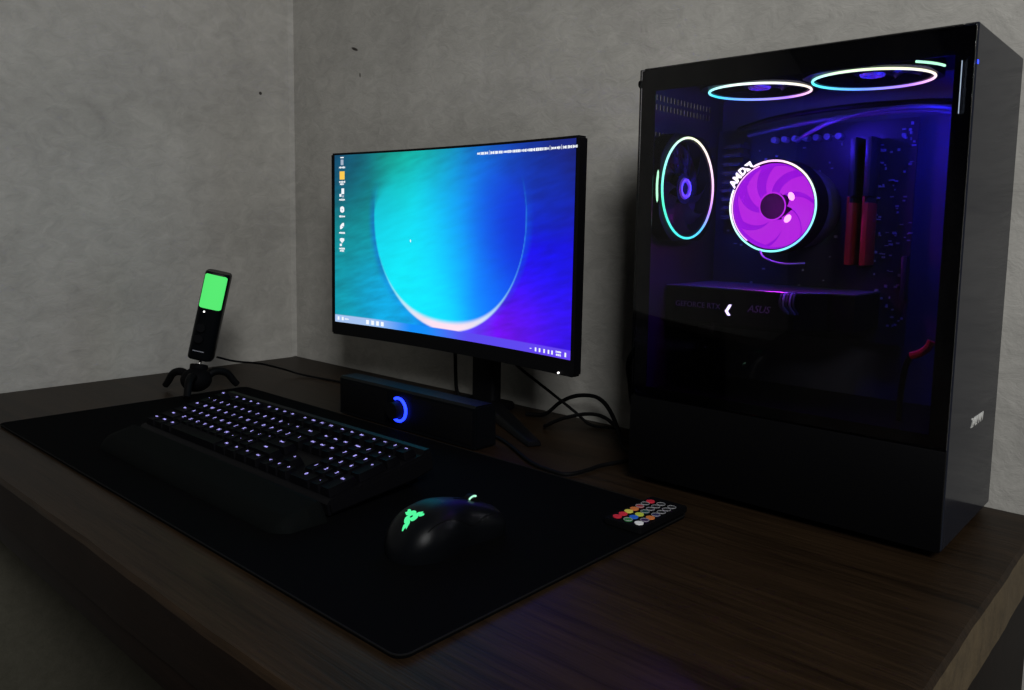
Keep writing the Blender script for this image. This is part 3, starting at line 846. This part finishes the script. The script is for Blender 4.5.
# ------------------------------------------------------------------ computer tower
PX0, PX1, PY0, PY1, PH = 1.0003, 1.3278, -.198, -.012, .46
pc = tag(empty('computer_tower', ((PX0+PX1)/2, (PY0+PY1)/2, 0)), 'tall black computer tower with tinted glass side and glowing rainbow fan rings', 'computer')
pc.scale = (1, 1, 1.006)
OFF = Matrix.Translation((-(PX0+PX1)/2, -(PY0+PY1)/2, 0))
def part(name, bm, mat, parent=None, label=None, **k):
    xf(bm, OFF); o = build(name, bm, mat, parent or pc, **k)
    if label: o['label'] = label
    return o
ZB = .0085
bm = bmesh.new(); box(bm, PX0+.002, PX1-.012, PY0+.005, PY1, PH-.004, PH, .001)
# openings suggested by side rails: solid top sheet
part('top_panel', bm, M['steel'])
bm = bmesh.new(); box(bm, PX0+.002, PX1-.012, PY1-.002, PY1, ZB, PH-.0042)
part('right_side_panel', bm, M['inner'], smooth=False)
bm = bmesh.new(); box(bm, PX0+.002, PX1-.012, PY0+.005, PY1-.0022, ZB, ZB+.003)
part('bottom_panel', bm, M['steel'], smooth=False)
# rear panel with real slots
bm = bmesh.new()
ry0, ry1 = PY0+.005, PY1-.0022
rx0, rx1 = PX0+.0025, PX0+.0040
def rear(y0, y1, z0, z1): box(bm, rx0, rx1, y0, y1, z0, z1)
bands = [(.4295, .4360), (.4190, .4255), (.3905, .3950), (.3700, .3740), (.3580, .3620)]
zprev = PH-.0042
def slots(z0, z1, ya, yb, step, w):
    y = ya; rear(ry0, ya, z0, z1)
    while y < yb: rear(y + w, min(y + step, yb), z0, z1); y += step
    rear(yb, ry1, z0, z1)
for k, (za, zb) in enumerate(bands):
    rear(ry0, ry1, zb, zprev)
    slots(za, zb, -.177, -.045 if k < 3 else -.09, .0075, .0036)
    zprev = za
rear(ry0, ry1, ZB+.003, zprev)
part('rear_panel', bm, M['pcb'], smooth=False)
# front panel (faces right)
bm = bmesh.new(); box(bm, PX1-.0115, PX1, PY0+.0046, PY1, .0090, PH, .0012)
fp = part('front_panel', bm, M['front'], smooth=False)
bm = text_bm('ZALMAN', .0115, .0003, shear=.25, width=.98, bold=.0003); xf(bm, Matrix.Translation((PX1+.0003, -.0955, .1105)) @ FACE_RIGHT)
part('badge', bm, M['logo'], fp, 'silver maker lettering', smooth=False)
bm = bmesh.new(); box(bm, PX1-.0150, PX1-.0117, PY0+.001, PY0+.0045, .30, .425)
# glass side
bm = bmesh.new(); box(bm, PX0, PX1-.0006, PY0, PY0+.0035, .1005, PH-.002, .0006)
gl = part('glass_side_panel', bm, M['pane'], label='tinted glass panel')
bm = bmesh.new()
gx0, gx1, gz0, gz1 = PX0+.0008, PX1-.0012, .1013, PH-.0028
for (a, b, c, d) in ((gx0, gx0+.0175, gz0, gz1), (gx1-.015, gx1, gz0, gz1), (gx0+.0175, gx1-.015, gz1-.0225, gz1), (gx0+.0175, gx1-.015, gz0, gz0+.010)):
    box(bm, a, b, PY0+.0036, PY0+.0042, c, d)
part('border', bm, M['border'], gl, 'opaque black border of the glass', smooth=False)
bm = bmesh.new(); box(bm, PX0+.0005, PX1-.0006, PY0, PY0+.0040, .0090, .0995, .0008)
part('lower_side_cover', bm, M['steel'])
bm = bmesh.new(); box(bm, PX0+.0042, PX1-.0142, PY0+.0045, PY1-.0024, .0985, .1010)
part('power_supply_shroud', bm, M['steel'], smooth=False)
bm = bmesh.new(); cyl(bm, (PX0-.0005, PY0+.012, .4452), (PX0-.0075, PY0+.012, .4452), .0042, n=18); part('thumb_screw', bm, M['black'])
bm = bmesh.new(); box(bm, 1.262, 1.280, -.150, -.135, PH, PH+.004, .001); part('top_button', bm, M['black'])
for x in (PX0+.03, PX1-.05):
    for y in (PY0+.025, PY1-.025):
        bm = bmesh.new(); cyl(bm, (x, y, 0.0002), (x, y, ZB), .012, .014, n=24); part('foot', bm, M['rubber'])
# front inner wall + glowing strip imitating the reflection along the glass edge
bm = bmesh.new(); box(bm, PX1-.0165, PX1-.0120, PY0+.006, PY1-.0024, .1012, PH-.0045); part('front_inner_wall', bm, M['pcb'], smooth=False)
bm = bmesh.new(); box(bm, 1.3176, 1.3182, PY0-.0004, PY0+.0006, .386, .4290); part('edge_reflection_line', bm, M['icon_g'], gl, 'thin pale reflection on the glass edge, drawn as a glowing strip', smooth=False)
bm = bmesh.new(); box(bm, PX1-.0002, PX1+.0004, PY0+.006, PY0+.0092, .4265, .4295); part('front_light', bm, M['blue'], fp, 'tiny blue light', smooth=False)

# motherboard
bm = bmesh.new(); box(bm, 1.008, 1.240, -.030, -.0280, .165, .4080)
mb = part('motherboard', bm, M['pcb'], smooth=False)
rnd = random.Random(3)
bm = bmesh.new()
for k in range(150):
    x = rnd.uniform(1.196, 1.238) if k < 95 else rnd.uniform(1.02, 1.236); z = rnd.uniform(.18, .405)
    w, h, d = rnd.uniform(.0008, .004), rnd.uniform(.0008, .003), rnd.uniform(.001, .004)
    box(bm, x, x+w, -.0302-d, -.0302, z, z+h)
tag(part('small_components', bm, M['chip'], mb, smooth=False), kind='stuff')
bm = bmesh.new()
for k in range(7): cyl(bm, (1.085 + k*.0125, -.0302, .3925), (1.085 + k*.0125, -.041, .3925), .0035, n=14)
tag(part('capacitors', bm, M['chip'], mb), kind='stuff')
bm = bmesh.new()       # slanted heatsink with fins over the power stages
for k in range(9): box(bm, 1.030, 1.052, -.058, -.0305, .300 + k*.0105, .3045 + k*.0105, .0004)
box(bm, 1.033, 1.049, -.044, -.0304, .298, .392)
part('heatsink', bm, M['pcb'], mb, smooth=False)
bm = bmesh.new(); box(bm, 1.2345, 1.2400, -.040, -.0304, .215, .262, .0005); part('board_connector', bm, M['pcb'], mb)
# memory
for x in (1.1850, 1.2010):
    bm = bmesh.new(); box(bm, x, x+.0020, -.060, -.0304, .250, .388)
    mm = part('memory_module', bm, M['pcb'], smooth=False)
    bm = bmesh.new(); box(bm, x-.0018, x+.0042, -.066, -.036, .2515, .318, .0007); box(bm, x-.0018, x+.0005, -.0665, -.0645, .308, .3245, .0003)
    part('heat_spreader', bm, M['ram'], mm, 'red metal heat spreader')
    bm = bmesh.new(); box(bm, x-.0018, x+.0042, -.066, -.036, .3250, .386, .0007); part('upper_spreader', bm, M['pcb'], mm)
# fans -------------------------------------------------------
def ramp_color(stops, a):
    a = a % (2*pi)
    for (a0, c0), (a1, c1) in zip(stops, stops[1:]):
        if a0 <= a <= a1: return (*lerp(c0, c1, (a-a0)/(a1-a0)), 1)
    return (*stops[-1][1], 1)
Wt = (1, .85, .6); Cy = (.05, .75, .75); Gn = (.08, .9, .45); Bl = (.10, .14, 1); Vi = (.45, .22, 1); Pk = (1, .5, .85); Ye = (.85, 1, .55); Lt = (.35, 1, .8)
def case_fan(c, axis, R, depth_dir, stops, arc=None, hubm='hubring'):
    """c centre of lit ring; depth_dir +1/-1 is the direction of the fan body along the axis"""
    ci = {'x': 0, 'y': 1, 'z': 2}[axis]; c = Vector(c)
    D = .018*depth_dir
    bm = bmesh.new(); a = c.copy(); a[ci] += .0015*depth_dir
    # frame: square plate with round hole
    n = 64; s = R + .003
    def pl(u, v, h):
        if axis == 'x': return Vector((h, u, v))
        if axis == 'z': return Vector((u, v, h))
        return Vector((u, h, v))
    uu = [q for q in range(3) if q != ci]
    o_lo, o_hi, i_lo, i_hi = [], [], [], []
    for k in range(n):
        t = 2*pi*k/n; cu, su = cos(t), sin(t); m_ = max(abs(cu), abs(su)); q = min(1/m_, 1.12)
        for lst, rad, h in ((o_lo, s*q, 0), (o_hi, s*q, D), (i_lo, R-.0035, 0), (i_hi, R-.0035, D)):
            lst.append(bm.verts.new(pl(a[uu[0]] + rad*cu, a[uu[1]] + rad*su, a[ci] + h)))
    for k in range(n):
        j = (k+1) % n
        for p, q in ((o_lo, o_hi), (o_hi, i_hi), (i_hi, i_lo), (i_lo, o_lo)): bm.faces.new((p[k], p[j], q[j], q[k]))
    bmesh.ops.recalc_face_normals(bm, faces=bm.faces[:])
    fan = part('case_fan', bm, M['steel'], ang=30)
    bm = bmesh.new(); L_ = bm.verts.layers.float_color.new('Col')
    torus(bm, c, R, .00125, axis, n=96, m=8, colfn=lambda t: ramp_color(stops, t), layer=L_)
    part('light_ring', bm, M['ring'], fan, 'glowing rainbow ring')
    bm = bmesh.new(); hc = a.copy(); hc[ci] += .004*depth_dir
    disc(bm, hc, .0175, axis, .010*depth_dir, n=40)
    hb = part('hub', bm, M['matte'], fan)
    bm = bmesh.new(); torus(bm, (hc - Vector([(.0004*depth_dir if q == ci else 0) for q in range(3)])), .0098, .0026, axis, n=40, m=6)
    part('hub_ring', bm, M[hubm], hb, 'pale ring on the hub')
    for b_ in range(9):
        bm = bmesh.new(); rows_ = []
        for i in range(8):
            f = i/7; rad = .0172 + (R-.0045-.0172)*f; a0 = 2*pi*b_/9 + .5*f**1.2
            w = .30 + .06*f; ch = []
            for j in range(4):
                g_ = j/3; an = a0 + w*g_; h = .004 + (.009 - .009*g_)
                ch.append(bm.verts.new(pl(a[uu[0]] + rad*cos(an), a[uu[1]] + rad*sin(an), a[ci] + h*depth_dir)))
            rows_.append(ch)
        for i in range(7):
            for j in range(3): bm.faces.new((rows_[i][j], rows_[i+1][j], rows_[i+1][j+1], rows_[i][j+1]))
        bmesh.ops.solidify(bm, geom=bm.faces[:], thickness=.0008)
        part('fan_blade', bm, M['fanblade'], fan)
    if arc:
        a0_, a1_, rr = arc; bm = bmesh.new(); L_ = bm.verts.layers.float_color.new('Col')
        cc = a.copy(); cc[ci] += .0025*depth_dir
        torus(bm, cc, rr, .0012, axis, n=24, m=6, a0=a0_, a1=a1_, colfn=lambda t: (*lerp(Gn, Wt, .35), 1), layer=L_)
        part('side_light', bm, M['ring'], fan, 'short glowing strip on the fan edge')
    return fan
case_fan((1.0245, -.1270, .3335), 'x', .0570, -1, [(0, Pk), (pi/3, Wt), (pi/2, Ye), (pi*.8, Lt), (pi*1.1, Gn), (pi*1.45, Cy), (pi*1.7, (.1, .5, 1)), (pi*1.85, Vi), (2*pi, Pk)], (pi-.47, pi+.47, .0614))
case_fan((1.0945, -.1030, .4385), 'z', .0540, 1, [(0, Wt), (pi*.25, Pk), (pi*.45, Vi), (pi*.8, (.15, .4, 1)), (pi, (.05, .7, 1)), (pi*1.25, (.3, .95, .9)), (pi*1.5, (.8, 1, .8)), (2*pi, Wt)], hubm='chip')
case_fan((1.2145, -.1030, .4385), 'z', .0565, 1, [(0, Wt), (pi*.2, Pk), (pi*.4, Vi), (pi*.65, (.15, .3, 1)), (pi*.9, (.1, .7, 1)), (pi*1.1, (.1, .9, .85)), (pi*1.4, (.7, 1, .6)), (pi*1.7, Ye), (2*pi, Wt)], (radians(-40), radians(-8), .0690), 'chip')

# CPU cooler --------------------------------------------------
cc = Vector((1.1180, -.1100, .3133)); CR = .0490
bm = bmesh.new(); cyl(bm, (cc.x, -.0305, cc.z), (cc.x, -.066, cc.z), .046, n=48)
cooler = part('processor_cooler', bm, M['inner'])
bm = bmesh.new()
for k in range(22):
    z = cc.z - .042 + k*.004; w = sqrt(max(0, .047**2 - (z-cc.z)**2))
    box(bm, cc.x-w, cc.x+w, -.0805, -.0665, z, z+.0014)
part('fin_stack', bm, M['inner'], cooler, smooth=False)
bm = bmesh.new(); disc(bm, (cc.x, -.1085, cc.z), CR+.0025, 'y', .0275, n=72, r_in=CR-.0022)
part('shroud', bm, M['matte'], cooler)
bm = bmesh.new(); L_ = bm.verts.layers.float_color.new('Col')
cs = [(0, Lt), (pi*.3, Wt), (pi*.5, Pk), (pi*.8, Wt), (pi, (.9, 1, .8)), (pi*1.25, Lt), (pi*1.5, (.2, .9, .8)), (pi*1.75, (.2, .6, 1)), (2*pi, Lt)]
gap0, gap1 = radians(118), radians(158)
torus(bm, cc, CR, .0011, 'y', n=96, m=8, a0=gap1, a1=2*pi+gap0, colfn=lambda t: ramp_color(cs, t), layer=L_)
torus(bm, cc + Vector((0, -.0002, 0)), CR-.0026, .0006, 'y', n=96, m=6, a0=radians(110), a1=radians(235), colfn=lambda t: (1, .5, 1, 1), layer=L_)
part('light_ring', bm, M['ring'], cooler, 'thin glowing ring around the fan')
for s, an in (('A', 151), ('M', 142.5), ('D', 132.5)):
    bm = text_bm(s, .0110, .0004, bold=.0005); a = radians(an)
    xf(bm, Matrix.Translation((cc.x + (CR+.0032)*cos(a), cc.y-.0006, cc.z + (CR+.0032)*sin(a))) @ Matrix.Rotation(-(a - pi/2), 4, 'Y') @ FACE_FRONT)
    part('lit_letter', bm, M['amd'], cooler, smooth=False)
bm = bmesh.new(); a = radians(123); t_ = .0042
for poly in ([(-t_, t_), (t_, t_), (t_, -t_), (t_*.35, -t_*.35), (t_*.35, t_*.35), (-t_*.35, t_*.35)], [(-t_, t_*.15), (-t_, -t_), (t_*.15, -t_), (-t_*.25, -t_*.45), (-t_*.45, -t_*.25)]):
    prism(bm, poly, -.0004, .0004)
xf(bm, Matrix.Translation((cc.x + (CR+.0032)*cos(a), cc.y-.0006, cc.z + (CR+.0032)*sin(a))) @ Matrix.Rotation(-(a - pi/2), 4, 'Y') @ FACE_FRONT)
part('lit_emblem', bm, M['amd'], cooler, smooth=False)
bm = bmesh.new(); disc(bm, (cc.x, -.0860, cc.z), CR-.003, 'y', .001, n=64); disc(bm, (cc.x, -.1075, cc.z), CR-.0024, 'y', .0215, n=64, r_in=CR-.0031); part('lit_backing', bm, M['fan_magenta2'], cooler, 'purple lit cup behind the blades')
for b_ in range(7):
    bm = bmesh.new(); rows_ = []
    for i in range(10):
        f = i/9; rad = .0150 + (CR-.0045-.0150)*f; a0 = 2*pi*b_/7 - .75*f**1.1; w = .66 + .02*f; ch = []
        for j in range(6):
            g_ = j/5; an = a0 + w*g_; ch.append(bm.verts.new((cc.x + rad*cos(an), -.104 + .012*g_, cc.z + rad*sin(an))))
        rows_.append(ch)
    for i in range(9):
        for j in range(5): bm.faces.new((rows_[i][j], rows_[i+1][j], rows_[i+1][j+1], rows_[i][j+1]))
    bmesh.ops.solidify(bm, geom=bm.faces[:], thickness=.0008)
    part('fan_blade', bm, M['fan_magenta'], cooler, 'magenta lit blade')
bm = bmesh.new(); cyl(bm, (cc.x, -.1080, cc.z), (cc.x, -.0875, cc.z), .0140, n=48); hb = part('hub', bm, M['hub'], cooler)
bm = bmesh.new(); torus(bm, (cc.x, -.1080, cc.z), .0148, .0008, 'y', n=60, m=6); part('hub_ring', bm, M['fan_magenta'], hb, 'magenta lit hub ring')
for an, rr in ((28, .0225), (-38, .0215)):
    bm = bmesh.new(); bmesh.ops.create_uvsphere(bm, u_segments=16, v_segments=10, radius=.0042)
    xf(bm, Matrix.Translation((cc.x + rr*cos(radians(an)), -.1055, cc.z + rr*sin(radians(an)))) @ Matrix.Rotation(radians(-an), 4, 'Y') @ Matrix.Diagonal((.8, .35, 1.15, 1)))
    part('led_spot', bm, M['fan_pink'], cooler, 'bright pink light spot')
# graphics card -----------------------------------------------
GY0, GY1 = -.138, -.0310
bm = bmesh.new()
prism(bm, [(1.0065, GY0), (1.146, GY0), (1.160, GY0+.002), (1.185, GY0+.030), (1.212, GY0+.030), (1.212, GY1), (1.0065, GY1)], .183, .2205, bev=.0008)
gpu = part('graphics_card', bm, M['steel'])
bm = bmesh.new(); prism(bm, [(1.0070, GY0-.0006), (1.146, GY0-.0006), (1.160, GY0+.0014), (1.185, GY0+.029), (1.2125, GY0+.029), (1.2125, GY1), (1.0070, GY1)], .2212, .2226)
part('backplate', bm, M['inner'], gpu, smooth=False)
bm = bmesh.new(); tube(bm, [(1.0072, GY0-.0010, .2224), (1.146, GY0-.0010, .2224), (1.160, GY0+.0010, .2224), (1.185, GY0+.0285, .2224), (1.2125, GY0+.0285, .2224)], .0004, n=6, sub=1)
part('edge_trim', bm, M['metal'], gpu, 'bright metal edge of the backplate')
for s, x, z, sz, sh, m_ in (('GEFORCE RTX', 1.0480, .2015, .0088, 0, 'grey_text'), ('ASUS', 1.1215, .2022, .0110, .3, 'grey_text')):
    bm = text_bm(s, sz, .0002, shear=sh); xf(bm, Matrix.Translation((x, GY0-.0003, z)) @ FACE_FRONT); part('lettering', bm, M[m_], gpu, 'grey printed lettering', smooth=False)
bm = bmesh.new(); prism(bm, [(1.0905, .2050), (1.0875, .2050), (1.0828, .1975), (1.0862, .1930), (1.0895, .1930), (1.0862, .1975)], GY0-.0012, GY0-.0004, axis='y')
part('lit_arrow', bm, M['arrow'], gpu, 'bright violet arrow mark', smooth=False)
for k in range(3):
    bm = bmesh.new(); c0 = (1.040 + k*.058, -.085, .1826); disc(bm, (c0[0], c0[1], .1795), .0260, 'z', .003, n=40, r_in=.0225); part('card_fan_ring', bm, M['matte'], gpu)
bm = bmesh.new()
for k in range(3): box(bm, 1.0050, 1.0064, -.060 - 0*k, -.030, .110 + k*.021, .126 + k*.021)
part('slot_covers', bm, M['pcb'], smooth=False)
# inner cables
def cab(name, pts, r, m, label=None, parent=None):
    bm = bmesh.new(); tube(bm, pts, r, n=8); return part(name, bm, m, parent, label)
cab('internal_cable', [(1.05, -.060, .405), (1.10, -.075, .412), (1.16, -.070, .418), (1.22, -.060, .420), (1.28, -.050, .418), (1.305, -.040, .41)], .0030, M['rubber'])
cab('internal_cable', [(1.06, -.055, .398), (1.12, -.068, .404), (1.18, -.062, .410), (1.25, -.055, .411), (1.305, -.050, .400)], .0024, M['inner'])
cab('internal_cable', [(1.13, -.080, .386), (1.165, -.085, .401), (1.21, -.080, .411), (1.26, -.075, .412), (1.30, -.06, .405)], .0022, M['inner'])
cab('internal_cable', [(1.108, -.112, .2645), (1.118, -.120, .257), (1.135, -.112, .2515), (1.15, -.09, .252)], .0011, M['hubring'], 'thin pale fan lead')
for k in range(5): cab('power_lead', [(1.147 + k*.0035, GY0+.004, .2225), (1.148 + k*.0035, GY0-.004, .2195), (1.148 + k*.0036, GY0-.006, .209), (1.151 + k*.0034, GY0+.002, .200)], .0012, M['hubring' if k % 2 else 'inner'])
cab('red_cable', [(1.2830, -.160, .1740), (1.2910, -.160, .1775), (1.2970, -.160, .1830), (1.3000, -.160, .1895)], .0034, M['redcable'], 'short red cable')
cab('dark_cable', [(1.2830, -.160, .1738), (1.276, -.150, .160), (1.268, -.13, .130), (1.262, -.11, .1012)], .0028, M['rubber'])

# ------------------------------------------------------------------ cables on the desk
def cable(name, pts, r, label, cat='cable'):
    bm = bmesh.new(); c0 = Vector(pts[0]); tube(bm, [Vector(p)-c0 for p in pts], r)
    o = build(name, bm, M['rubber']); o.location = c0; return tag(o, label, cat)
cable('monitor_power_cable', [(.700, -.078, .092), (.721, -.070, .075), (.759, -.055, .048), (.803, -.045, .021), (.825, -.035, .004), (.86, -.025, .0035)], .0022, 'thin black cable slanting down to the right from behind the lower right of the monitor')
cable('signal_cable', [(.556, -.080, .150), (.5545, -.058, .120), (.5535, -.050, .080), (.5535, -.048, .040), (.556, -.046, .012), (.570, -.040, .0036), (.60, -.020, .0032)], .0030, 'black cable hanging straight down just left of the monitor stand')
cable('video_cable', [(.715, -.052, .0035), (.746, -.045, .008), (.771, -.040, .029), (.799, -.040, .043), (.830, -.040, .048), (.853, -.045, .044), (.872, -.050, .030), (.887, -.055, .012), (.905, -.065, .0035), (.96, -.08, .0035)], .0030, 'black cable rising in the taller arch between monitor and computer')
cable('usb_cable', [(.780, -.085, .0030), (.792, -.095, .008), (.821, -.095, .023), (.856, -.088, .034), (.885, -.088, .035), (.912, -.095, .025), (.930, -.105, .006), (.965, -.12, .0032)], .0026, 'black cable in the lower flat arch between monitor and computer')
cable('power_cord', [(.990, -.030, .205), (.962, -.060, .178), (.946, -.085, .150), (.932, -.100, .120), (.921, -.080, .085), (.915, -.062, .050), (.918, -.040, .018), (.94, -.03, .0045)], .0035, 'thick black cord hanging along the back of the computer')
cable('audio_cable', [(.990, -.022, .165), (.955, -.030, .140), (.936, -.040, .110), (.925, -.035, .070), (.926, -.020, .030), (.95, -.016, .0035)], .0024, 'thinner black cord hanging beside the thick one behind the computer')
cable('loose_desk_cable', [(.700, -.160, .0032), (.790, -.185, .0032), (.880, -.232, .0032), (.925, -.242, .0032), (.945, -.238, .0032), (.951, -.208, .0032), (.952, -.181, .0032), (.966, -.140, .0032), (.990, -.110, .0032)], .0024, 'black cable lying flat on the desk along the mat edge')

# ------------------------------------------------------------------ lights
def area(name, loc, target, size, energy, color, sy=None):
    l = bpy.data.lights.new(name, 'AREA'); l.energy = energy; l.size = size; l.color = color
    if sy: l.shape = 'RECTANGLE'; l.size_y = sy
    o = bpy.data.objects.new(name, l); COL.objects.link(o); o.location = loc
    o.rotation_euler = (Vector(target)-Vector(loc)).to_track_quat('-Z', 'Y').to_euler(); return o
area('daylight_window', (2.30, -1.45, 1.25), (.6, -.1, .40), .6, 27, (.985, .99, .985), .6)
def point(name, loc, energy, color, r=.006):
    l = bpy.data.lights.new(name, 'POINT'); l.energy = energy; l.color = color; l.shadow_soft_size = r
    o = bpy.data.objects.new(name, l); COL.objects.link(o); o.location = loc; return o
point('case_light_front', (1.280, -.110, .395), .9, (.02, .015, 1), .008)
point('case_light_middle', (1.158, -.120, .395), .7, (.05, .02, 1), .008)
point('cooler_light', (1.118, -.150, .3133), .45, (.75, .03, 1), .02)
point('case_light_board', (1.072, -.060, .330), .12, (.01, .02, 1), .008)
point('case_light_rear', (1.052, -.110, .335), .6, (.02, .03, 1), .008)
w = bpy.data.worlds.new('World'); SC.world = w; w.use_nodes = True
w.node_tree.nodes['Background'].inputs[0].default_value = (.75, .8, .9, 1)
w.node_tree.nodes['Background'].inputs[1].default_value = .005

# ------------------------------------------------------------------ camera
cam = bpy.data.cameras.new('Camera'); co = bpy.data.objects.new('Camera', cam); COL.objects.link(co)
co.location = (1.49864, -.94396, .28820); co.rotation_euler = (1.4692908, -.0162875, .7358934)
cam.sensor_width = 36; cam.lens = 791.155*36/1024
cam.shift_x = (512-517.72)/1024; cam.shift_y = (307.38-345)/1024
cam.clip_start = .01
SC.camera = co
SC.view_settings.view_transform = 'Standard'; SC.view_settings.look = 'None'
SC.view_settings.exposure = 0; SC.view_settings.gamma = 1; SC.view_settings.use_curve_mapping = False
SC.cycles.use_denoising = True
SC.cycles.sample_clamp_indirect = 4
SC.cycles.max_bounces = 10; SC.cycles.transparent_max_bounces = 12
